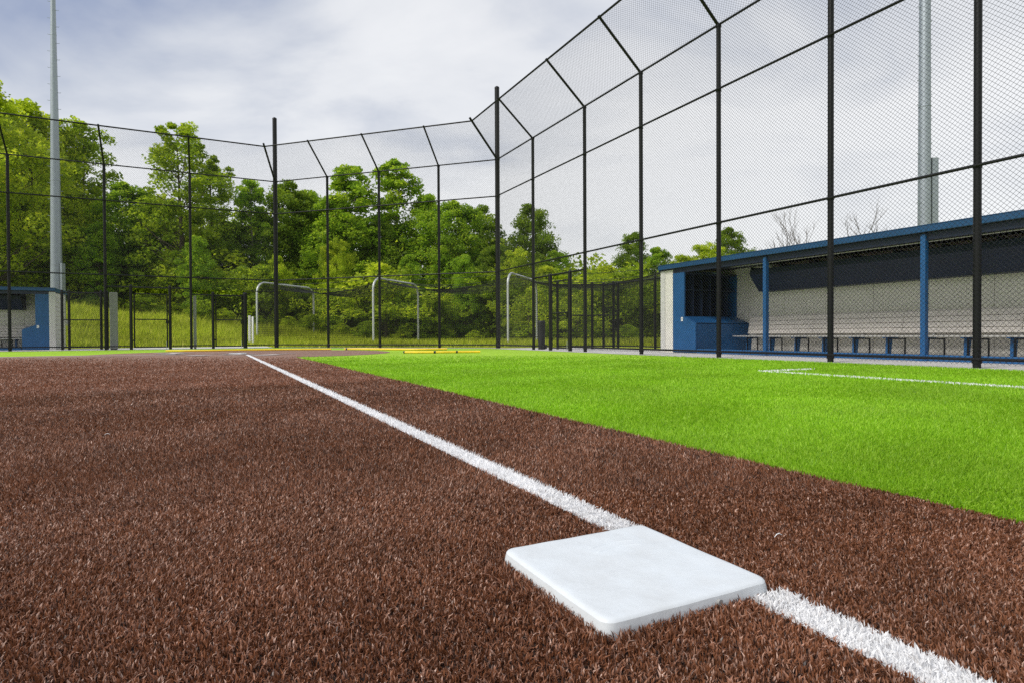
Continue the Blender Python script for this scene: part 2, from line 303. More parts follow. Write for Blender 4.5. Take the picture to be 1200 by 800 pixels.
# ------------------------------------------------------------------ turf fibres (real blades, thinning out with distance)
def turf():
    Y0, YMAX, RHO = 1.35, 15.0, 92000.
    ys = np.linspace(.28, YMAX, 4000)
    dens = RHO*np.minimum(1, (Y0/ys)**2)*(1.78*ys+1.7)*np.clip((YMAX-ys)/5, 0, 1)
    dens[ys < .7] *= .45
    cdf = np.cumsum(dens)*(ys[1]-ys[0]); n_ = int(cdf[-1]); Y = np.interp(RNG.random(n_)*cdf[-1], cdf, ys)
    X = (RNG.random(n_)-.5)*(1.78*Y+1.7)
    q = np.stack([X, Y], -1)-BASE; a = q@D; s = q@NN
    inside = (np.abs(a-.008) < .188) & (np.abs(s-.011) < .188)
    fence = s < 8.7
    keep = ~inside & fence; X, Y, a, s = X[keep], Y[keep], a[keep], s[keep]
    dh = np.hypot(a-HOME[0], s-HOME[1])
    green = (s > GD) & (dh > R_HOME)
    coach = (np.abs(s-5.77) < .05) & (a < 4.66) & (a > -1.5) | (np.abs(a-4.61) < .05) & (s > 5.77) & (s < 6.75)
    white = (np.abs(s-LINE_S+RNG.normal(0, .004, len(s))) < LINE_W) & (a < 16.5) & ~green | coach
    white &= ~((np.abs(a-.006) < .193) & (s < .25))
    green &= ~white
    for nm, sel, m, lab, hh in (('brown_turf_fibre', ~green & ~white, MT['brown_blade'], 0, (.0075, .0150)), ('green_turf_fibre', green, MT['green_blade'], 1, (.011, .021)), ('white_turf_fibre', white, MT['white_blade'], 2, (.010, .0175))):
        V, T, Rn, off = [], [], [], 0
        for near in (True, False):
            ss = sel & ((Y < 1.9) if near else (Y >= 1.9)); x, y = X[ss], Y[ss]; k = len(x)
            if not k: continue
            big = np.maximum(1, y/Y0)
            w = RNG.uniform(.0018, .0036, k)*big**.78; hgt = RNG.uniform(hh[0], hh[1], k)*np.minimum(big**.25, 1.5)*np.where(np.maximum(np.abs(a[ss]), np.abs(s[ss])) < .24, np.where(s[ss] < .12, 1.55, 1.15), 1)
            if lab == 2: w *= 1.25
            ph = RNG.uniform(0, 2*PI, k); ln = np.abs(RNG.normal(0, .75, k)).clip(0, 1.7)
            la = RNG.uniform(0, 2*PI, k); lx, ly = np.cos(la)*ln+.17*np.sin(x*3.1+1.3*np.sin(y*2.3))*np.cos(y*1.7), np.sin(la)*ln+.17*np.cos(x*2.2-y*2.9+.7*np.sin(x*4))
            z0 = G+np.where((a[ss] < 5.5) & (lab != 1), .006, .003); wx, wy = np.cos(ph)*w/2, np.sin(ph)*w/2
            rn = np.clip(RNG.normal(.48, .23, k), 0, 1)
            nrm = 1/np.sqrt(1+.35*ln*ln)
            tip = np.stack([x+lx*hgt*nrm, y+ly*hgt*nrm, z0+hgt*nrm], -1)
            if near:
                mx, my, mz = x+lx*hgt*.32*nrm, y+ly*hgt*.32*nrm, z0+hgt*.62*nrm
                tip[:, 2] -= hgt*.12*ln
                v = np.stack([np.stack([x-wx, y-wy, z0], -1), np.stack([x+wx, y+wy, z0], -1), np.stack([mx+wx*.9, my+wy*.9, mz], -1), np.stack([mx-wx*.9, my-wy*.9, mz], -1), tip], 1)
                base = off+np.arange(k)[:, None]*5
                t = np.concatenate([base+np.array([[0, 1, 2]]), base+np.array([[0, 2, 3]]), base+np.array([[3, 2, 4]])]); V.append(v.reshape(-1, 3)); Rn.append(np.repeat(rn, 5)); off += 5*k
            else:
                v = np.stack([np.stack([x-wx, y-wy, z0], -1), np.stack([x+wx, y+wy, z0], -1), tip], 1)
                t = off+np.arange(k)[:, None]*3+np.array([[0, 1, 2]]); V.append(v.reshape(-1, 3)); Rn.append(np.repeat(rn, 3)); off += 3*k
            T.append(t)
        tag(link(nm, np_mesh(nm, np.concatenate(V), np.concatenate(T), m, np.concatenate(Rn))), ['short brown artificial turf fibres of the infield', 'short bright green artificial turf fibres', 'white turf fibres of the painted lines'][lab], 'turf', kind='stuff')
turf()

# ------------------------------------------------------------------ third base
def third_base():
    t = thing('third_base', 'square white rubber base with rounded edges on the foul line', 'base', (*fw(.008, .011), G), TH)
    n_ = 40; h_ = .1905; T_ = .0385; P = []
    def corner(u, v, r=.024):
        # squircle-ish rounding of the corners
        x, y = u*h_, v*h_; cx, cy = h_-r, h_-r
        if abs(x) > cx and abs(y) > cy:
            dx, dy = abs(x)-cx, abs(y)-cy; m_ = max(dx, dy); l_ = math.hypot(dx, dy) or 1
            x = math.copysign(cx+dx*m_/l_, x); y = math.copysign(cy+dy*m_/l_, y)
        return x, y
    for i in range(n_+1):
        for j in range(n_+1):
            e = .5; u, v = -1+2*i/n_, -1+2*j/n_; u = math.copysign(1-(1-abs(u))**1.5, u); v = math.copysign(1-(1-abs(v))**1.5, v)
            x, y = corner(u, v); dd = 1-max(abs(u), abs(v)); ed = dd*h_
            z = T_ - .006*math.exp(-ed/.0035) + .0006*math.sin(x*17+1)*math.cos(y*13) + .0003*math.sin(x*60+y*35)
            P.append((x, y, z))
    f = [(i*(n_+1)+j, (i+1)*(n_+1)+j, (i+1)*(n_+1)+j+1, i*(n_+1)+j+1) for i in range(n_) for j in range(n_)]
    ring = [j for j in range(n_+1)] + [i*(n_+1)+n_ for i in range(1, n_+1)] + [n_*(n_+1)+j for j in range(n_-1, -1, -1)] + [i*(n_+1) for i in range(n_-1, 0, -1)]
    prev = ring
    for zz, o_ in ((.022, .002), (.0, .004)):
        new = []
        for k in ring:
            x, y, _ = P[k]; l_ = max(abs(x), abs(y)); sc = (l_+o_)/l_; new.append(len(P)); P.append((x*sc, y*sc, zz))
        for q in range(len(ring)): f.append((prev[q], new[q], new[(q+1) % len(ring)], prev[(q+1) % len(ring)]))
        prev = new
    mb = MB().quadgrid(P, f); o = mb.build('base_cover', MT['rubber'], t, smooth=60)
    me = o.data
    import bmesh
    bm = bmesh.new(); bm.from_mesh(me); bmesh.ops.recalc_face_normals(bm, faces=bm.faces); bm.to_mesh(me); bm.free()
    # moulded arc mark on the top, towards home
    for r0, ln in ((.150, .42), (.176, .36)):
        pth = [(.035+r0*math.sin(q), -.065+r0*math.cos(q), T_-.0038) for q in np.linspace(-ln, ln, 22)]
        m_ = MB().tube(pth, [.0044]+[.0058]*20+[.0044], 14); m_.build('moulded_mark', MT['rubber'], t, smooth=60)
    mb = MB().tube([(.055, -.192, .023), (.055, -.1975, .023)], .0055, 12); mb.build('side_plug', MT['grey'], t)
third_base()
def loose(a, s, rz):
    mb = MB().tube([(-.012, 0, .004), (-.004, .001, .010), (.005, .003, .011), (.013, .002, .006)], [.0006, .0014, .0014, .0005], 5)
    tag(link('loose_fibre', mb.mesh('loose_fibre', MT['white']), None, (*fw(a, s), G+.012), rz), 'single loose white fibre lying on the brown turf', 'fibre', 'loose white fibres on the brown turf')
loose(.02, .47, .3); loose(1.0, -1.86, 1.2); loose(2.6, -1.2, .2)

# ------------------------------------------------------------------ chain-link fences
Z1, Z2, Z3, OUT, UP = 2.85, 5.67, 7.05, 1.25, 1.08
def clip_line(poly, p, q):
    """segment p-q clipped to a convex counter-clockwise polygon"""
    t0, t1 = 0., 1.; dx, dy = q[0]-p[0], q[1]-p[1]
    for i in range(len(poly)):
        a, b_ = poly[i], poly[(i+1) % len(poly)]; ex, ey = b_[0]-a[0], b_[1]-a[1]
        num = ex*(p[1]-a[1])-ey*(p[0]-a[0]); den = ex*dy-ey*dx
        if abs(den) < 1e-12:
            if num < 0: return None
            continue
        t = -num/den
        if den > 0: t0 = max(t0, t)
        else: t1 = min(t1, t)
    return (t0, t1) if t1-t0 > 1e-4 else None
def chain_link(poly, org, u, v, parent, pitch=.0707, r=.0024, name='mesh_panel', m=None):
    """diamond wire mesh over a convex polygon given in the panel's own (u, v) metres"""
    xs = [p[0] for p in poly]; ys_ = [p[1] for p in poly]; x0, x1, y0, y1 = min(xs), max(xs), min(ys_), max(ys_); h_ = y1-y0
    org, u, v = Vector(org), Vector(u), Vector(v); w_ = u.cross(v).normalized(); mb = MB()
    for sg in (1, -1):
        c0 = math.floor((x0-h_-x0 if sg > 0 else 0)/pitch)*pitch
        k0, k1 = (int((x0-h_)/pitch)-1, int(x1/pitch)+1) if sg > 0 else (int(x0/pitch)-1, int((x1+h_)/pitch)+1)
        for k in range(k0, k1+1):
            p = (k*pitch, y0); q = (k*pitch+sg*h_, y1); c = clip_line(poly, p, q)
            if not c: continue
            P = [org+u*(p[0]+(q[0]-p[0])*t)+v*(p[1]+(q[1]-p[1])*t)+w_*(sg*r*.9) for t in c]
            dr = (P[1]-P[0]).normalized(); a = w_; b_ = dr.cross(a); o = len(mb.v)
            for Q in P:
                for g in (0, 2.0944, 4.1888): mb.v.append(tuple(Q+(a*math.cos(g)+b_*math.sin(g))*r))
            mb.f += [(o, o+1, o+4, o+3), (o+1, o+2, o+5, o+4), (o+2, o, o+3, o+5)]
    return mb.build(name, m or MT['vinyl'], parent)
def post_part(name, parent, x, y, z0, z1, r, n_=12, m='black', cap=True):
    mb = MB().tube([(x, y, z0), (x, y, z1)], r, n_)
    if cap: mb.tube([(x, y, z1), (x, y, z1+r*.5), (x, y, z1+r*.9)], [r*1.08, r*.95, r*.35], n_)
    return mb.build(name, MT[m], parent, smooth=40)
def rail_part(parent, p, q, r=.025, name='rail'): return MB().tube([p, q], r, 8).build(name, MT['black'], parent, smooth=50)
def clamp(parent, x, y, z, r): return MB().tube([(x, y, z-.03), (x, y, z+.03)], r, 10).build('clamp', MT['black'], parent, smooth=40)
def tall_fence(label, org, rz, xs, posts, x_lo_corner, x_hi_corner, openings=()):
    """local x along the fence, +y away from the field; xs are all bay edges, posts those that carry a post here"""
    t = thing('backstop_fence', label, 'fence', (org[0], org[1], G), rz)
    sh = OUT*math.tan(PI/8)
    def tx(x): return x + (sh if x == x_lo_corner else (-sh if x == x_hi_corner else 0))
    for x in xs:
        if x in posts:
            post_part('post', t, x, 0, 0, Z3, .05, cap=False); clamp(t, x, 0, Z2, .058); clamp(t, x, 0, Z1, .058); clamp(t, x, 0, Z3-.02, .06); clamp(t, x, 0, .1, .062)
            MB().tube([(x, 0, Z3-.02), (x, -OUT-.03, Z3+UP+.03)], .033, 8).build('overhang_arm', MT['black'], t, smooth=50)
    for i in range(len(xs)-1):
        a, b_ = xs[i], xs[i+1]
        for z in (Z1, Z2, Z3): rail_part(t, (a, -.055 if z != Z3 else 0, z), (b_, -.055 if z != Z3 else 0, z), .024)
        MB().tube([(tx(a), -OUT, Z3+UP), (tx(b_), -OUT, Z3+UP)], .027, 8).build('top_rail', MT['black'], t, smooth=50)
        lo = .06
        if i not in openings: rail_part(t, (a, -.05, .13), (b_, -.05, .13), .022, 'bottom_rail')
        else: lo = 2.37
        chain_link([(a, lo), (b_, lo), (b_, Z3), (a, Z3)], (0, -.075, 0), (1, 0, 0), (0, 0, 1), t)
        sl_ = math.hypot(OUT, UP)
        chain_link([(a, 0), (b_, 0), (tx(b_), sl_), (tx(a), sl_)], (0, -.02, Z3), (1, 0, 0), (0, -OUT/sl_, UP/sl_), t, name='overhang_mesh')
    return t
# third-base side (right), backstop (middle), first-base side (left)
TR = [0, 2.755, 5.843, 8.367, 10.938, 13.52, 15.77, 18.35, 20.9]
fR = tall_fence('tall black chain link fence along the third base side, in front of the long dugout', CR, RZ_R, TR, TR[1:], 0, None, openings=(1,))
TMx = [0, LM-7.444, LM-5.03, LM-2.412, LM]
fM = tall_fence('tall black chain link backstop between two thick poles behind home plate', CL, RZ_M, TMx, TMx[1:-1], 0, LM)
TL = [-14.9, -11.9, -8.981, -6.089, -3.212, 0]
fL = tall_fence('tall black chain link fence along the first base side beyond home plate', CL, RZ_L, TL, TL[:-1], None, 0, openings=(3, 4))
def corner_pole(x, rz_bis):
    post_part('corner_pole', fM, x, 0, 0, 9.7, .088, 18)
    for z in (Z1, Z2, Z3): clamp(fM, x, 0, z, .1)
    # bisecting arm (direction given in the middle fence's own frame)
    L_ = OUT/math.cos(PI/8); dx, dy = rz_bis
    e = (x+dx*L_, dy*L_, Z3+UP); ex = (x+dx*L_*1.08, dy*L_*1.08, Z3+UP*1.08)
    MB().tube([(x, 0, Z3), ex], .04, 8).build('overhang_arm', MT['black'], fM, smooth=50)
    for k in range(1, 7):
        q = k/7; MB().box(-.02, .02, -.05, .05, -.012, .012).build('wire_tie', MT['black'], fM, loc=(x+dx*L_*q, dy*L_*q, Z3+UP*q))
b8 = PI/8
corner_pole(0, (math.sin(b8), -math.cos(b8))); corner_pole(LM, (-math.sin(b8), -math.cos(b8)))

# lower openings: gate headers, jambs, short mesh, and the gates themselves
def low_panel(parent, x0, x1, y, z0, z1): return chain_link([(x0, z0), (x1, z0), (x1, z1), (x0, z1)], (0, y, 0), (1, 0, 0), (0, 0, 1), parent, name='low_mesh_panel')
def gate(label, org, rz, x0, x1, y=0, h_=2.17):
    t = thing('fence_gate', label, 'gate', (*[float(q) for q in (np.array(org)+np.array([math.cos(rz), math.sin(rz)])*x0)], G), rz); w_ = x1-x0
    for x in (0, w_): MB().tube([(x, y, .07), (x, y, h_)], .026, 8).build('gate_stile', MT['black'], t, smooth=50)
    for z in (.09, 1.16, h_-.02): MB().tube([(0, y, z), (w_, y, z)], .022, 8).build('gate_rail', MT['black'], t, smooth=50)
    chain_link([(.01, .09), (w_-.01, .09), (w_-.01, h_), (.01, h_)], (0, y, 0), (1, 0, 0), (0, 0, 1), t)
    for z in (.35, 1.85): MB().box(-.05, .03, y-.03, y+.03, z-.03, z+.03).build('hinge', MT['black'], t)
    MB().box(w_-.05, w_+.04, y-.06, y+.05, 1.0, 1.14).build('latch', MT['black'], t)
    MB().tube([(w_-.03, y-.04, .0), (w_-.03, y-.04, .30)], .010, 6).build('drop_rod', MT['steel'], t)
    return t
rail_part(fR, (2.755, 0, 2.37), (5.843, 0, 2.37), .03, 'gate_header')
for x in (3.87, 5.03): post_part('gate_post', fR, x, 0, 0, 2.37, .06)
low_panel(fR, 2.8, 3.81, 0, .06, 2.37); low_panel(fR, 5.09, 5.8, 0, .06, 2.37)
rail_part(fR, (2.755, 0, .13), (3.87, 0, .13), .02, 'bottom_rail'); rail_part(fR, (5.03, 0, .13), (5.84, 0, .13), .02, 'bottom_rail')
gate('black chain link gate in the fence by the dark bin and batting cage', CR, RZ_R, 3.95, 4.95)
# first-base side openings
rail_part(fL, (-6.089, 0, 2.41), (-3.212, 0, 2.41), .026, 'gate_header'); rail_part(fL, (-3.212, 0, 2.17), (-1.2, 0, 2.17), .022, 'gate_header')
for x in (-5.27, -3.95): post_part('gate_post', fL, x, 0, 0, 2.45, .055)
for x in (-2.42, -1.22): post_part('gate_post', fL, x, 0, 0, 2.24, .055 if x < -2 else .08)
for x0, x1 in ((-6.03, -5.33), (-3.89, -3.27)): low_panel(fL, x0, x1, 0, .06, 2.4)
low_panel(fL, -3.16, -2.48, 0, .06, 2.17); low_panel(fL, -1.15, -.06, 0, .06, 2.37); rail_part(fL, (-1.2, 0, 2.37), (0, 0, 2.37), .02, 'gate_header')
for x0, x1 in ((-6.03, -5.33), (-3.89, -2.48), (-1.15, 0)): rail_part(fL, (x0, 0, .13), (x1, 0, .13), .02, 'bottom_rail')
gate('black chain link gate between the grey panel and the narrow grey post pad', CL, RZ_L, -5.16, -4.05)
gate('black chain link gate next to the white pipes and cage arch', CL, RZ_L, -2.32, -1.33)
def short_fence(label, org, rz, xs, h_=2.17, mid=None):
    t = thing('low_fence', label, 'fence', (org[0], org[1], G), rz)
    for x in xs: post_part('post', t, x, 0, 0, h_+.06, .045)
    for a, b_ in zip(xs[:-1], xs[1:]):
        rail_part(t, (a, 0, h_), (b_, 0, h_)); rail_part(t, (a, 0, .1), (b_, 0, .1), .02)
        if mid: rail_part(t, (a, 0, mid), (b_, 0, mid), .02)
        chain_link([(a, .06), (b_, .06), (b_, h_), (a, h_)], (0, .03, 0), (1, 0, 0), (0, 0, 1), t)
    return t
def loc_pt(org, rz, x, y): c, s_ = math.cos(rz), math.sin(rz); return float(org[0]+c*x-s_*y), float(org[1]+s_*x+c*y)
short_fence('low black chain link fence with two rails beside the far end of first base dugout', loc_pt(CL, RZ_L, -7.6, .9), RZ_L, [0, .22, 1.25, 1.45], 2.2, 1.15)
short_fence('low black chain link fence running from the third base dugout towards the cage', loc_pt(CR, RZ_R, 3.2, 2.95), RZ_R, [-.6, 0, 2.2, 3.88], 2.25)
short_fence('low black chain link fence behind the third base gate', loc_pt(CR, RZ_R, 2.65, 1.0), RZ_R+1.15, [0, 1.2, 2.1], 2.2, 1.15)

# concrete strips under the fences and dugout floors
def strip(name, org, rz, x0, x1, y0, y1, z):
    mb = MB(); mb.v = [(*loc_pt(org, rz, x, y), z) for x, y in ((x0, y0), (x1, y0), (x1, y1), (x0, y1))]; mb.f = [(0, 1, 2, 3)]
    tag(mb.build(name, MT['concrete']), kind='structure')
strip('concrete_strip', CR, RZ_R, .1, 24, -.32, 3.9, G+.002)
strip('concrete_strip', CL, RZ_M, -.1, LM+.1, -.16, .5, G+.0045)
strip('concrete_strip', CL, RZ_L, -24, -.1, -.25, 3.9, G+.0015)

# ------------------------------------------------------------------ dugouts
def dugout(label, org, rz, sg, x0, xs0, x1, posts, cab_lab, bench_lab, y0=1.75, y1=3.72):
    """local frame of the fence; sg = +1 runs along +x, -1 along -x. x0 outer end, xs0 inner edge of the end stub"""
    t = thing('dugout', label, 'dugout', (*loc_pt(org, rz, 0, 0), G), rz)
    X = lambda a: sg*a
    def bx(name, a0, a1, b0, b1, z0, z1, m, par=t, bev=0):
        o = MB().box(min(X(a0), X(a1)), max(X(a0), X(a1)), b0, b1, z0, z1).build(name, MT[m], par)
        if bev: bevel(o, bev)
        return o
    # end wall with lapped siding outside, front stub, back wall of butted panels
    bx('end_wall', x0+.03, x0+.13, y0+.02, y1, .0, 2.24, 'beige'); bx('end_wall', x1-.13, x1-.03, y0+.02, y1, 0, 2.24, 'beige')
    bx('corner_trim', x0-.015, x0+.16, y0-.03, y0+.018, .0, 2.26, 'siding', bev=.006)
    if xs0 > x0+.2: bx('front_wall', x0+.163, xs0, y0-.012, y0+.03, 0, 2.26, 'beige')
    else: bx('front_wall', x0+.163, x0+.19, y0-.012, y0+.03, 0, 2.26, 'siding')
    k = 12
    for i in range(k):
        z = .04+i*(2.2/k)
        o = MB().prism([(y0+.02, z), (y1, z), (y1, z+2.2/k-.022), (y0+.02, z+2.2/k-.022)], X(x0+.028), X(x0+.008)).build('siding_board', MT['siding'], t)
    npan = int(round((x1-x0-.3)/1.22)); w_ = (x1-x0-.3)/npan
    for i in range(npan): bx('wall_panel', x0+.135+i*w_+.004, x0+.135+(i+1)*w_-.004, y1, y1+.1, 0, 2.35, 'beige')
    bx('wall_backing', x0+.1, x1-.1, y1+.1, y1+.12, 0, 2.35, 'grey')
    # roof: slopes slightly to the back, blue fascia, dark soffit, pale conduits under it
    ov = .08
    r_ = MB().prism([(y0-ov, 2.29), (y1+.3, 2.13+.2), (y1+.3, 2.20+.2), (y0-ov, 2.36)], X(x0-.01), X(x1+.1)).build('roof', MT['ceiling'], t)
    bx('roof_edge', x0-.03, x1+.1, y0-ov-.03, y0-ov-.002, 2.288, 2.40, 'bluemetal', bev=.008)
    MB().prism([(y0-ov, 2.245), (y1+.3, 2.27), (y1+.3, 2.425), (y0-ov, 2.40)], X(x0-.03), X(x0-.013)).build('roof_edge', MT['bluemetal'], t)
    bx('roof_cap', x0-.03, x1+.1, y0-ov-.035, y0-ov+.12, 2.402, 2.416, 'bluemetal')
    bx('header_beam', x0+.16, x1, y0+.0, y0+.09, 2.16, 2.285, 'shaded_navy')
    for yy, zz in ((y0+.28, 2.255), (y0+.62, 2.26), (y0+1.0, 2.265)): MB().tube([(X(x0+1.6), yy, zz), (X(x1-.2), yy, zz)], .014, 8).build('conduit', MT['alu'], t, smooth=50)
    bx('floor_beam', xs0+.9, x1, y0-.02, y0+.08, .0, .115, 'blue', bev=.005)
    for p in posts:
        bx('roof_post', p-.044, p+.044, y0-.05, y0+.06, .0, 2.26, 'blue', bev=.012); bx('post_foot', p-.085, p+.085, y0-.09, y0+.10, .0, .02, 'blue')
    # long overhead equipment shelf on the back wall
    s0 = xs0+(1.58 if sg > 0 else 1.15)
    sh_ = MB().prism([(y1-.02, 1.60), (y1-.42, 1.60), (y1-.75, 2.0), (y1-.75, 2.22), (y1-.02, 2.22)], X(s0), X(s0+.03)).build('overhead_shelf', MT['shaded_navy'], t)
    MB().box(min(X(s0+.03), X(x1-.2)), max(X(s0+.03), X(x1-.2)), y1-.42, y1-.03, 1.60, 1.63).build('shelf_board', MT['shaded_navy'], sh_)
    MB().prism([(y1-.43, 1.60), (y1-.41, 1.60), (y1-.41, 1.72), (y1-.43, 1.72)], X(s0+.03), X(x1-.2)).build('front_rail', MT['shaded_navy'], sh_)
    MB().box(min(X(s0+.03), X(x1-.2)), max(X(s0+.03), X(x1-.2)), y1-.028, y1-.004, 1.63, 2.24).build('shelf_back', MT['shaded_navy'], sh_)
    MB().prism([(y1-.76, 2.0), (y1-.74, 2.0), (y1-.74, 2.05), (y1-.76, 2.05)], X(s0+.03), X(x1-.2)).build('front_rail', MT['shaded_navy'], sh_)
    MB().prism([(y1-.445, 1.605), (y1-.425, 1.605), (y1-.765, 2.02), (y1-.765, 2.15), (y1-.785, 2.15), (y1-.785, 2.015)], X(s0-.004), X(x1-.2)).build('shelf_front', MT['shaded_navy'], sh_)
    xx = s0+.9
    while xx < x1-.4:
        MB().prism([(y1-.03, 1.632), (y1-.40, 1.632), (y1-.73, 2.0), (y1-.73, 2.22), (y1-.03, 2.22)], X(xx), X(xx+.02)).build('shelf_divider', MT['shaded_navy'], sh_); xx += .92
    # equipment cabinet against the end wall: tall back, deeper sloped bin below
    c = thing('equipment_cabinet', cab_lab, 'cabinet', (*loc_pt(org, rz, 0, 0), G), rz)
    p0 = xs0+.005; prof = [(p0, .02), (p0+.86, .02), (p0+.86, .78), (p0+.44, .95), (p0+.44, 2.16), (p0, 2.16)]
    for yy in (y0-.01, y1-.06):
        MB().prism([(X(a), z) for a, z in prof], yy, yy+.04, ax=1).build('side_panel', MT['blue'], c)
    ya, yb = y0+.032, y1-.062
    cx = lambda nm, a0, a1, z0, z1, m, b0=ya, b1=yb: MB().box(min(X(a0), X(a1)), max(X(a0), X(a1)), b0, b1, z0, z1).build(nm, MT[m], c)
    cx('back_board', p0, p0+.02, .03, 2.15, 'shaded_navy'); cx('bin_front', p0+.82, p0+.85, .03, .76, 'blue')
    MB().prism([(X(p0+.855), .775), (X(p0+.855), .80), (X(p0+.43), .97), (X(p0+.43), .945)], ya, yb, ax=1).build('bin_lid', MT['blue'], c)
    cx('top_board', p0, p0+.44, 2.12, 2.15, 'shaded_navy'); cx('shelf', p0+.02, p0+.43, 1.68, 1.70, 'shaded_navy'); cx('floor_board', p0+.02, p0+.82, .03, .06, 'shaded_navy')
    for i in range(1, 6):
        yy = ya+(yb-ya)*i/6; cx('divider', p0+.02, p0+.42, .97, 2.12, 'shaded_navy', yy-.009, yy+.009)
    o = MB().box(X(p0+.36)-.035, X(p0+.36)+.035, y0-.022, y0-.011, .84, .95).build('outlet_cover', MT['white'], c); 
    # bench
    b_ = thing('bench', bench_lab, 'bench', (*loc_pt(org, rz, 0, 0), G), rz)
    e0, e1 = xs0+.98, x1-.3; L0 = 3.0; seg = int((e1-e0)/2.4)+1; sw = (e1-e0)/seg
    for i in range(seg):
        a0, a1 = e0+i*sw+.004, e0+(i+1)*sw-.004
        for q in range(3):
            y_ = y0+1.20+q*.125; o = MB().box(min(X(a0), X(a1)), max(X(a0), X(a1)), y_, y_+.115, .415, .45).build('seat_board', MT['alu'], b_); bevel(o, .006)
        for q in range(4):
            z_ = .50+q*.112; y_ = y0+1.61+q*.028
            o = MB().prism([(y_, z_), (y_+.03, z_-.003), (y_+.056, z_+.097), (y_+.026, z_+.10)], X(a0+(.15 if i == 0 else 0)), X(a1)).build('back_board', MT['bench'], b_)
    xx = e0+.35
    while xx < e1:
        MB().prism([(y0+1.32, .0), (y0+1.44, .0), (y0+1.50, .395), (y0+1.34, .395)], X(xx), X(xx+.05)).build('bench_leg', MT['blue'], b_)
        MB().prism([(y0+1.655, .42), (y0+1.70, .42), (y0+1.82, .93), (y0+1.78, .93)], X(xx), X(xx+.05)).build('back_bracket', MT['alu'], b_)
        fr = MB(); yq = y0+1.24; w2 = .36
        fr.box(min(X(xx+.1), X(xx+.1+w2)), max(X(xx+.1), X(xx+.1+w2)), yq, yq+.02, .37, .395); 
        fr.box(min(X(xx+.1), X(xx+.125)), max(X(xx+.1), X(xx+.125)), yq, yq+.02, .0, .37); fr.box(min(X(xx+.075+w2), X(xx+.1+w2)), max(X(xx+.075+w2), X(xx+.1+w2)), yq, yq+.02, .0, .37)
        fr.build('bench_frame', MT['black'], b_)
        bx_ = MB().box(min(X(xx), X(xx+.06)), max(X(xx), X(xx+.06)), y0+1.21, y0+1.70, .395, .414).build('bench_bracket', MT['blue'], b_)
        xx += .74
    return t
dugout('long open dugout with blue roof edge and posts behind the third base fence', CR, RZ_R, 1, 7.1, 7.57, 21.5, (10.66, 14.1, 17.5, 20.9),
       'blue equipment cabinet with sloped bin at the end of the third base dugout', 'long bench with beige backrest boards inside the third base dugout')
dugout('small looking dugout with grey white siding behind the first base fence', CL, RZ_L, -1, 7.97, 8.15, 19.5, (11.6, 15.0, 18.4),
       'blue equipment cabinet with sloped bin in the first base dugout beyond home plate', 'bench with beige boards inside the first base dugout beyond home plate')

# ------------------------------------------------------------------ light poles
def light_pole(label, X_, Y_, H_, r0, r1, boxside, box_top, box_bottom):
    t = thing('light_pole', label, 'light pole', (X_, Y_, float(ground_z(X_, Y_))))
    zs = [0, .4, H_*.25, H_*.5, H_*.75, H_]
    MB().tube([(0, 0, z) for z in zs], [r0+(r1-r0)*z/H_ for z in zs], 20).build('pole_shaft', MT['galv'], t, smooth=40)
    MB().tube([(0, 0, 0), (0, 0, .5)], [r0*1.7, r0*1.6], 20).build('footing', MT['concrete'], t, smooth=40)
    for z in (H_*.34, H_*.67):
        r = r0+(r1-r0)*z/H_; MB().tube([(0, 0, z-.02), (0, 0, z+.03)], [r*1.06, r*1.045], 20).build('joint_ring', MT['galv'], t, smooth=40)
    peg = MB().tube([(0, 0, 0), (.13, 0, 0), (.14, 0, .03)], .011, 6).mesh('step_peg', MT['galv'])
    z = 5.0; k = 0
    while z < H_-.5:
        r = r0+(r1-r0)*z/H_; q = (0.25 if k % 2 else PI+.25)
        link('step_peg', peg, t, ((r-.01)*math.cos(q), (r-.01)*math.sin(q), z), q); z += .42; k += 1
    bx_ = boxside
    MB().box(bx_*r0*.9, bx_*(r0+((.19) if box_top > 4 else .08)), -.12, .12, box_bottom, box_top).build('cable_duct', MT['galv'], t) if bx_ > 0 else None
    # lamp cross-arms high above
    for zz in (H_-.3, H_-1.6):
        MB().tube([(-1.9, -.2, zz), (1.9, -.2, zz)], .06, 8).build('cross_arm', MT['galv'], t, smooth=50)
        for q in range(5):
            mb = MB().tube([(-1.7+q*.85, -.25, zz-.05), (-1.7+q*.85, -.42, zz-.12), (-1.7+q*.85, -.75, zz-.36)], [.1, .2, .30], 14); mb.build('floodlight', MT['grey'], t, smooth=40)
    return t
light_pole('tall galvanised light pole with step pegs behind the first base dugout', -23.4, 31.0, 22.5, .285, .05, 1, 3.4, .4)
light_pole('thick galvanised light pole with cable duct behind the third base dugout', 14.30, 20.9, 24.5, .215, .125, 1, 6.55, .6)

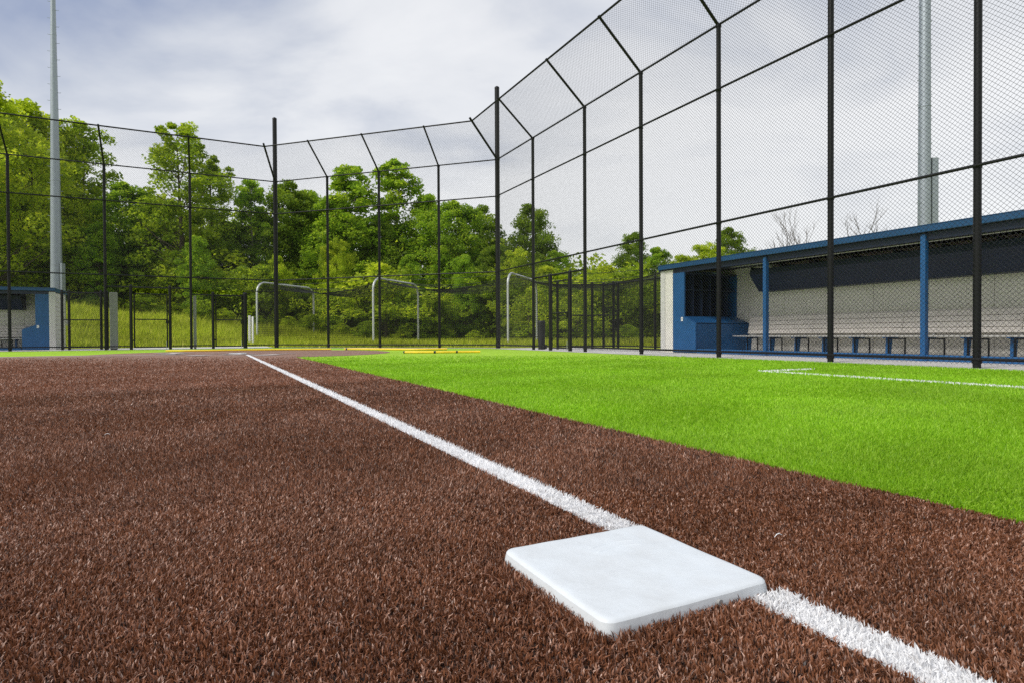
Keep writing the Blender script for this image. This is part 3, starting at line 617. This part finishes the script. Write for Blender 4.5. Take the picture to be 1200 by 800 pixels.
# ------------------------------------------------------------------ batting cage behind the backstop
def batting_cage():
    u = np.array([math.cos(RZ_M), math.sin(RZ_M)]); o0 = np.array([-14.55, 34.4]); H_, W_ = 3.6, 5.2; st = 7.55
    t = thing('batting_cage', 'batting cage of pale pipe arches with draped black net behind the backstop', 'batting cage', (float(o0[0]), float(o0[1]), G-.03), RZ_M)
    rr = .65; prof = [(0, 0), (0, H_-rr)]
    for k in range(1, 8): q = k/8*PI/2; prof.append((rr-rr*math.cos(q), H_-rr+rr*math.sin(q)))
    prof += [(rr, H_), (W_-rr, H_)]
    for k in range(1, 8): q = k/8*PI/2; prof.append((W_-rr+rr*math.sin(q), H_-rr+rr*math.cos(q)))
    prof += [(W_, H_-rr), (W_, 0)]
    for k in range(4):
        MB().tube([(k*st, y, z) for y, z in prof], .057, 10).build('cage_arch', MT['pipe'], t, smooth=50)
        for y in (0, W_): MB().tube([(k*st, y, 0), (k*st, y, .1)], .11, 10).build('arch_foot', MT['concrete'], t)
    def sagz(x): f = (x/st) % 1; return .55*4*f*(1-f)
    # net: thin twine strips over a sagging tunnel, end walls too
    seg = []
    arc = [(0.06, .05), (.06, 1.0), (.06, 2.0), (.06, 2.9), (.5, 3.45), (1.5, 3.5), (2.6, 3.5), (3.7, 3.5), (4.7, 3.45), (5.14, 2.9), (5.14, 2.0), (5.14, 1.0), (5.14, .05)]
    def P(x, i, fr):
        a, b_ = arc[i], arc[min(i+1, len(arc)-1)]; y = a[0]+(b_[0]-a[0])*fr; z = a[1]+(b_[1]-a[1])*fr
        return (x, y, max(.03, z-sagz(x)*min(1, max(0, z-1.0)/2.0)*(1.0 if .2 < y < 5 else .75)))
    V, Fc = [], []
    def ribbon(p, q, w_=.0046):
        p, q = Vector(p), Vector(q); d_ = (q-p).normalized(); a = d_.orthogonal().normalized(); b2 = d_.cross(a)
        o = len(V)
        for Q in (p, q):
            for g in (0, 2.0944, 4.1888): V.append(tuple(Q+(a*math.cos(g)+b2*math.sin(g))*w_))
        Fc.extend([(o, o+1, o+4, o+3), (o+1, o+2, o+5, o+4), (o+2, o, o+3, o+5)])
    Lc = 3*st; dxs = np.arange(0, Lc+.01, .11)
    for x in dxs:
        for i in range(len(arc)-1): ribbon(P(x, i, 0), P(x, i+1, 0))
    for i in range(len(arc)-1):
        l_ = math.hypot(arc[i+1][0]-arc[i][0], arc[i+1][1]-arc[i][1]); m_ = max(1, int(l_/.11))
        for j in range(m_):
            xs_ = np.linspace(0, Lc, 31)
            for k in range(30): ribbon(P(xs_[k], i, j/m_), P(xs_[k+1], i, j/m_))
    for xe in (0, Lc):
        for y in np.arange(.1, W_, .11): ribbon((xe, y, .05), (xe, y, 3.45))
        for z in np.arange(.1, 3.5, .11): ribbon((xe, .06, z), (xe, W_-.06, z))
    me = bpy.data.meshes.new('cage_net'); me.from_pydata(V, [], Fc); me.materials.append(MT['net']); link('cage_net', me, t)
    for y in (.12, 1.7, 3.4, 5.08):
        for k in range(3):
            pts = [(k*st+st*q/10, y, 3.56-(.16 if y in (.12, 5.08) else .34)*4*(q/10)*(1-q/10)) for q in range(11)]
            MB().tube(pts, .012, 5).build('net_cable', MT['net'], t)
batting_cage()

# ------------------------------------------------------------------ small things
def bin_():
    x, y = loc_pt(CR, RZ_R, 2.5, .45)
    t = thing('rubbish_bin', 'tall dark bin standing behind the fence post next to the gate', 'bin', (x, y, G+.002), .3)
    MB().tube([(0, 0, 0), (0, 0, .88)], [.115, .13], 18).build('bin_body', MT['darkrubber'], t, smooth=40)
    MB().tube([(0, 0, .88), (0, 0, .91), (0, 0, .97)], [.138, .14, .11], 18).build('bin_lid', MT['darkrubber'], t, smooth=40)
    MB().box(.105, .17, -.07, .07, .02, .16).build('wheel_box', MT['darkrubber'], t)
bin_()
def grey_panel(label, x, y, w_, h_, rzo):
    px, py = loc_pt(CL, RZ_L, x, y); t = thing('padded_panel', label, 'panel', (px, py, G+.002), RZ_L+rzo)
    o = MB().box(-w_/2, w_/2, -.05, .05, .03, h_).build('pad', MT['grey'], t); bevel(o, .02)
    MB().box(-w_/2+.02, w_/2-.02, .052, .075, .0, h_-.03).build('backer_board', MT['darkrubber'], t)
    return t
grey_panel('tall grey padded panel next to the fence post near first base dugout', -5.86, .25, .26, 2.2, .2)
grey_panel('narrow grey pad strapped beside a fence post left of cage arch', -3.08, .12, .11, 2.12, .0)
for i, (dx, h_, r) in enumerate(((0, 1.62, .075), (.2, 1.5, .06), (.36, 1.46, .05))):
    X_, Y_ = -13.35+dx, 30.2; mb = MB().tube([(0, 0, 0), (0, 0, h_), (0, 0, h_+.02)], [r, r, r*.7], 12)
    tag(link('white_pipe', mb.mesh('white_pipe', MT['white'], 40), None, (X_, Y_, float(ground_z(X_, Y_)))),
        ['thickest and tallest white pipe standing by the batting cage arch', 'middle white pipe standing in a row by the batting cage arch', 'thinnest white pipe in the row, closest to the batting cage arch'][i], 'pipe', 'white pipes by the cage')
def yellow_tube(label, pts, r=.03, bands=()):
    t = thing('yellow_tube', label, 'tube', (pts[0][0], pts[0][1], G-.004)); P = [Vector((x-pts[0][0], y-pts[0][1], r+.004)) for x, y in pts]
    # smooth path
    out = []
    for i in range(len(P)-1):
        p0, p1, p2, p3 = P[max(i-1, 0)], P[i], P[i+1], P[min(i+2, len(P)-1)]
        for k in range(8):
            q = k/8; out.append(.5*((2*p1)+(p2-p0)*q+(2*p0-5*p1+4*p2-p3)*q*q+(3*p1-p0-3*p2+p3)*q**3))
    out.append(P[-1]); MB().tube(out, r, 10).build('tube_body', MT['yellow'], t, smooth=50)
    for b_ in bands:
        k = int(b_*(len(out)-2)); MB().tube([out[k], out[k]+(out[k+1]-out[k])*.8], r*1.12, 10).build('dark_coupling', MT['darkrubber'], t, smooth=50)
    return t
yellow_tube('long yellow plastic tube curving on the turf behind home plate', [(-11.5, 20.0), (-10.3, 20.15), (-9.3, 20.6), (-8.2, 21.0), (-7.1, 21.25), (-6.4, 21.3)], .028)
yellow_tube('yellow plastic tube lying on the turf in front of the backstop', [(-5.9, 21.2), (-5.2, 21.1), (-4.3, 20.7), (-3.2, 20.2), (-2.2, 20.4)], .033, (.05,))
yellow_tube('straight yellow plastic tube with dark couplings on the green turf', [(-3.06, 17.0), (-2.5, 16.9), (-1.9, 16.9), (-1.4, 17.0), (-.9, 17.05)], .032, (0, .4, .68))

# ------------------------------------------------------------------ trees
def leaf_cloud(centres, radii, per, size, seed, flat=.6, bright=None):
    g = np.random.default_rng(seed); C_ = np.repeat(centres, per, 0); Rr = np.repeat(radii, per)[:, None]; k = len(C_)
    off = g.normal(0, 1, (k, 3)); off /= np.linalg.norm(off, axis=1, keepdims=True)+1e-9; off *= (g.random((k, 1))**.4)
    off[:, 2] *= flat; off[:, 2] -= .18*(off[:, 0]**2+off[:, 1]**2)
    P = C_+off*Rr
    nrm = g.normal(0, 1, (k, 3)); nrm[:, 2] = np.abs(nrm[:, 2])+.35; nrm /= np.linalg.norm(nrm, axis=1, keepdims=True)
    a = np.cross(nrm, g.normal(0, 1, (k, 3))); a /= np.linalg.norm(a, axis=1, keepdims=True)+1e-9; b_ = np.cross(nrm, a)
    sz = (size*g.uniform(.6, 1.35, k))[:, None]
    v = np.stack([P-a*sz*.55, P+b_*sz*.32+nrm*sz*.06, P+a*sz*.55-nrm*sz*.1, P-b_*sz*.32+nrm*sz*.06], 1).reshape(-1, 3)
    t = np.arange(k)[:, None]*4+np.array([[0, 1, 2, 3]])
    cb = np.repeat(g.normal(0, .13, len(centres)) if bright is None else bright, per)
    rn = np.clip(.48+cb+g.normal(0, .17, k), 0, 1)
    return v, t, np.repeat(rn, 4)
def tree_meshes(seed, H_, R_, lo, ncl, per, size, leaf, bark, top_open=0., multi=1, pw=1., crad=.95):
    g = np.random.default_rng(seed); r_ = random.Random(seed); lump = g.uniform(0, 2*PI, 6)
    cs, rs = [], []
    tries = 0
    while len(cs) < ncl and tries < 20000:
        tries += 1
        u = r_.random()**.9; az = r_.random()*2*PI
        prof = math.sqrt(max(.02, 1-((u-.42)/.60)**2)) if u > .42 else .62+.38*math.sin(PI/2*u/.42)
        prof = prof**pw
        prof *= .78+.26*math.sin(az*2+lump[0]+u*5)+.16*math.sin(az*5+lump[1]-u*9)
        if top_open and u > 1-top_open and r_.random() < .45: continue
        rad = R_*max(.05, prof)*(r_.random()**.38)
        c = (rad*math.cos(az), rad*math.sin(az), H_*(lo+(1-lo)*u)); cs.append(c); rs.append(crad*(.55+.65*r_.random())*(1.0 if u < .85 else .7))
    cs = np.array(cs); rs = np.array(rs)
    v, t, rn = leaf_cloud(cs, rs, per, size, seed+1)
    crown = np_mesh('crown', v, t, leaf, rn)
    mb = MB(); tops = []
    for q in range(multi):
        lean = (r_.uniform(-.08, .08)*H_*(1 if multi > 1 else .5), r_.uniform(-.08, .08)*H_*(1 if multi > 1 else .5))
        pts = [(lean[0]*z*z+r_.uniform(-.08, .08), lean[1]*z*z+r_.uniform(-.08, .08), H_*.93*z-.2*(z == 0)) for z in (0, .12, .28, .45, .62, .8, 1)]
        if multi > 1: pts = [(p[0]+.25*math.cos(q*2.1), p[1]+.25*math.sin(q*2.1), p[2]) for p in pts]
        r0 = H_*.016; mb.tube(pts, [r0*1.25, r0, r0*.85, r0*.66, r0*.45, r0*.26, r0*.08], 8); tops.append(pts)
    for i in r_.sample(range(len(cs)), min(len(cs), 70)):
        c = cs[i]; pts = tops[i % multi]; za = max(H_*.1, c[2]-math.hypot(c[0], c[1])*r_.uniform(.5, 1.0)); f = min(.98, za/(H_*.93))
        k = f*6; zl = (0, .12, .28, .45, .62, .8, 1); j = max(jj for jj in range(7) if zl[jj] <= f); j = min(j, 5); w_ = (f-zl[j])/(zl[j+1]-zl[j])
        a = Vector(pts[j]).lerp(Vector(pts[j+1]), w_); e = Vector(c); m_ = a.lerp(e, .5)+Vector((0, 0, -.08*(e-a).length)); rb = H_*.0048*(1-f*.5)
        mb.tube([a, m_, e], [rb, rb*.65, rb*.25], 5, cap=False)
    return mb.mesh('trunk', bark, 60), crown
KINDS = {}
def kind(key, *a, **k): KINDS[key] = tree_meshes(*a, **k)
kind('broad', 21, 15, 5.6, .10, 260, 125, .25, LEAF[1], MT['bark'], crad=1.15)
kind('oval', 22, 14, 4.0, .08, 220, 125, .24, LEAF[3], MT['bark'], crad=1.0)
kind('open', 23, 16, 3.7, .14, 180, 105, .23, LEAF[0], MT['bark'], top_open=.45, crad=.85)
kind('dark', 24, 14, 4.6, .05, 240, 125, .24, LEAF[2], MT['bark'], crad=1.15)
kind('slim', 25, 15, 2.9, .10, 170, 120, .23, LEAF[3], MT['bark_grey'], pw=1.1, crad=.85)
kind('shrub', 26, 4.2, 2.3, .04, 60, 110, .17, LEAF[0], MT['bark'], multi=3, crad=.75)
kind('bush', 27, 3.4, 2.0, .03, 50, 110, .16, LEAF[1], MT['bark'], multi=3, crad=.7)
def plant(key, X_, Y_, H_, label, wid=1., rz=0., cat='tree', group='trees of the wood behind the field', name=None):
    base = {'broad': 15, 'oval': 14, 'open': 16, 'dark': 14, 'slim': 15, 'shrub': 4.2, 'bush': 3.4}[key]; s_ = H_/base
    nm = name or {'shrub': 'shrub', 'bush': 'shrub'}.get(key, 'deciduous_tree')
    t = thing(nm, label, cat, (X_, Y_, float(ground_z(X_, Y_))), rz, group); t.scale = (s_*wid, s_*wid, s_)
    tm, cm = KINDS[key]; link('trunk', tm, t); link('crown', cm, t); return t
def wy(px, Y_): return (px-600)/F_PX*Y_
def hy(top, px, Y_): X_ = wy(px, Y_); return (395-.0048*px-top)/F_PX*Y_+CAM_H-float(ground_z(X_, Y_))
WOOD = dict(broad='broad yellow green tree standing in the wood beyond the fences', oval='rounded fresh green tree standing in the wood beyond the fences', open='open crowned mid green tree standing in the wood beyond the fences',
            dark='dense deep green tree standing in the wood beyond the fences', slim='slim upright fresh green tree standing in the wood beyond the fences')
GRP = {k: v for k, v in zip(('broad', 'oval', 'open', 'dark', 'slim'), ('yellow green trees of the wood', 'fresh green rounded trees of the wood', 'open crowned trees of the wood', 'deep green trees of the wood', 'slim trees of the wood'))}
TREES = [ # kind, image bearing, crown top, distance, width, own label
 ('broad', -28, 92, 38, 1.0, 'bright yellow green broad tree over the first base dugout'), ('broad', 42, 128, 44, .8, None), ('open', 98, 142, 47, .95, 'sparse topped tree right beside the light pole of first base'),
 ('dark', 70, 190, 50, 1.0, None), ('oval', 150, 218, 45, 1.0, None), ('open', 214, 146, 44, 1.05, 'tallest sparse crowned tree rising above the first base fence'), ('open', 250, 186, 47, .95, None),
 ('dark', 185, 235, 48, 1.1, None), ('slim', 296, 214, 47, .95, None), ('dark', 270, 262, 46, 1.0, None), ('dark', 340, 218, 49, .95, None), ('oval', 362, 226, 51, .9, None),
 ('slim', 412, 198, 50, 1.25, 'tall slim tree showing above the backstop between thin posts'), ('oval', 390, 232, 49, .9, None), ('slim', 462, 192, 52, 1.1, None), ('oval', 500, 232, 52, .9, None), ('dark', 445, 262, 50, .9, None),
 ('oval', 535, 240, 50, 1.0, None), ('dark', 562, 246, 54, 1.0, None), ('dark', 580, 290, 48, 1.0, None), ('dark', 624, 244, 52, .85, 'round dark green tree just beyond the thick corner pole'), ('broad', 606, 292, 46, .8, None), ('oval', 652, 296, 50, .9, None),
 ('oval', 690, 318, 54, 1.0, None), ('dark', 742, 275, 60, .85, None), ('oval', 770, 292, 58, .9, None), ('broad', 715, 318, 50, .9, None), ('broad', 800, 300, 62, .9, None), ('dark', 855, 270, 66, .9, None), ('broad', 828, 286, 62, .9, 'yellow green tree behind the dugout roof of third base'), ('oval', 880, 305, 66, .9, None), ('oval', -80, 120, 46, 1., None), ('dark', 8, 180, 52, 1.2, None), ('broad', 20, 232, 41, .75, None), ('oval', 118, 262, 42, .8, None), ('oval', 232, 278, 41, .8, None), ('broad', 395, 282, 44, .62, 'low yellow green tree in front of the dark wood'), ('oval', 545, 300, 45, .8, None), ('broad', 325, 300, 43, .6, None), ('oval', 480, 300, 46, .75, None)]
for i, (k, px, top, Y_, wd, lab) in enumerate(TREES):
    plant(k, wy(px, Y_), Y_, hy(top, px, Y_), lab or WOOD[k], wd*1.0, (i*2.39) % 6.28, group=None if lab else GRP[k])
SH = ('mid green leafy shrub in the undergrowth at the edge of the wood', 'low yellow green shrub in the undergrowth at the edge of the wood')
for i in range(46):
    px = -60+i*21.5+rnd.uniform(-8, 8); 
    Y_ = rnd.uniform(42.5, 47.5) if px > 380 else rnd.uniform(42.5, 49)
    plant('shrub' if i % 3 else 'bush', wy(px, Y_), Y_, rnd.uniform(3.2, 5.6), SH[i % 3 == 0], rnd.uniform(.9, 1.3), rnd.uniform(0, 6), 'shrub', ('mid green shrubs at the edge of the wood', 'yellow green shrubs at the edge of the wood')[i % 3 == 0])
for i, px in enumerate((92, 128, 168, 205, 238, 262, 300, 338, 366, 402, 430, 470, 520, 556, 652, 700, 735)):
    Y_ = 39.5+(i*1.7) % 3.4; plant('bush' if i % 2 else 'shrub', wy(px, Y_), Y_, .8+(i*.37) % .8, 'small weedy bush in the rough grass in front of the wood', 1.4, i*1.1, 'shrub', 'small bushes in the rough grass')
plant('bush', wy(622, 41), 41, 3.6, 'rounded pale green bush beyond the cage net', 1.0, .4, 'shrub', None)
plant('bush', wy(672, 40), 40, 3.0, 'wide pale green bush seen through the third base gate', 1.3, 1.4, 'shrub', None)
# the wood's far rows, one mass
def far_wood():
    g = np.random.default_rng(5); X_ = np.concatenate([g.uniform(-62, 34, 900), g.uniform(-75, 60, 500)]); Y_ = np.concatenate([g.uniform(50, 60, 900), g.uniform(60, 70, 500)])
    px = X_/Y_*F_PX+600; top = np.interp(px, [-80, 60, 200, 330, 500, 600, 660, 760, 900, 1300], [11, 11, 10.5, 9.5, 9.5, 8.2, 7, 6.2, 6.5, 5.5])
    Z_ = ground_z(X_, Y_)+top*g.random(len(X_))**.8
    v, t, rn = leaf_cloud(np.stack([X_, Y_, Z_], -1), g.uniform(.9, 1.9, len(X_)), 46, .42, 6)
    tag(link('far_wood', np_mesh('far_wood', v, t, LEAF[0], rn)), 'dense dark foliage of the wood further back', 'wood', kind='stuff')
far_wood()
# bare twiggy trees behind the third base dugout
def bare_tree(label, X_, Y_, H_, seed):
    r_ = random.Random(seed); t = thing('bare_tree', label, 'tree', (X_, Y_, float(ground_z(X_, Y_)))); tr = MB(); tw = MB()
    tr.tube([(0, 0, -.2), (.1, 0, H_*.3), (.05, .1, H_*.6)], [.13, .1, .06], 7); 
    def br(p, d_, l_, r, dep):
        e = p+d_*l_; m_ = p+d_*l_*.5+Vector((r_.uniform(-.1, .1), r_.uniform(-.1, .1), r_.uniform(0, .1)))*l_
        tw.tube([p, m_, e], [r, r*.75, r*.5], 5, cap=False)
        if dep:
            for q in range(3): 
                nd = (d_+Vector((r_.uniform(-.55, .55), r_.uniform(-.55, .55), r_.uniform(.0, .4)))).normalized(); br(p+(e-p)*r_.uniform(.4, 1), nd, l_*r_.uniform(.5, .75), r*.6, dep-1)
    for k in range(7): br(Vector((.06, .05, H_*r_.uniform(.3, .6))), Vector((r_.uniform(-.5, .5), r_.uniform(-.5, .5), 1)).normalized(), H_*r_.uniform(.25, .36), .035, 3)
    tr.build('trunk', MT['bark'], t, 60); tw.build('twigs', MT['bark'], t)
bare_tree('bare twiggy tree top above the dugout roof, farther from the light pole', wy(930, 40), 40, 7.6, 3)
bare_tree('bare twiggy tree top above the dugout roof, beside the light pole', wy(1025, 36), 36, 7.2, 4)
# tall meadow grass on the bank
def meadow():
    g = np.random.default_rng(9); k = 300000
    Y_ = g.uniform(27.5, 49, k); px = g.uniform(-60, 860, k); X_ = (px-600)/F_PX*Y_
    q = (X_-CL[0])*D[0]+(Y_-CL[1])*D[1]; q2 = (X_-CL[0])*(-math.sin(RZ_M))+(Y_-CL[1])*math.cos(RZ_M); q3 = (X_-CR[0])*NN[0]+(Y_-CR[1])*NN[1]
    al = (X_-CR[0])*D[0]+(Y_-CR[1])*D[1]; ac = (X_-CL[0])*NN[0]+(Y_-CL[1])*NN[1]; ok = ((q > 4.0) | (q2 > .9)) & ~((q3 > -.5) & (q3 < 4) & (al < .2)) & ~((q > -.5) & (q < 4) & (ac < .2)); X_, Y_, q = X_[ok], Y_[ok], q[ok]; k = len(X_)
    bank = sstep(-X_, 5, 14); h_ = g.uniform(.14, .30, k)+bank*g.uniform(.06, .42, k)*sstep(q, 4.5, 9)*(.6+.4*np.sin(X_*.9+np.sin(Y_*.7)*2)); w_ = g.uniform(.015, .05, k); h_ *= .55+.9*g.random(k)**3
    ph = g.uniform(0, 2*PI, k); lx, ly = g.normal(0, .3, k)*h_, g.normal(0, .3, k)*h_; Z_ = ground_z(X_, Y_)
    v = np.stack([np.stack([X_-np.cos(ph)*w_, Y_-np.sin(ph)*w_, Z_], -1), np.stack([X_+np.cos(ph)*w_, Y_+np.sin(ph)*w_, Z_], -1), np.stack([X_+lx, Y_+ly, Z_+h_], -1)], 1).reshape(-1, 3)
    tag(link('meadow_grass', np_mesh('meadow_grass', v, np.arange(k)[:, None]*3+np.array([[0, 1, 2]]), MT['meadow'], np.repeat(np.clip(g.normal(.5, .2, k), 0, 1), 3))), 'tall yellow green grass on the bank beyond the fence', 'grass', kind='stuff')
meadow()
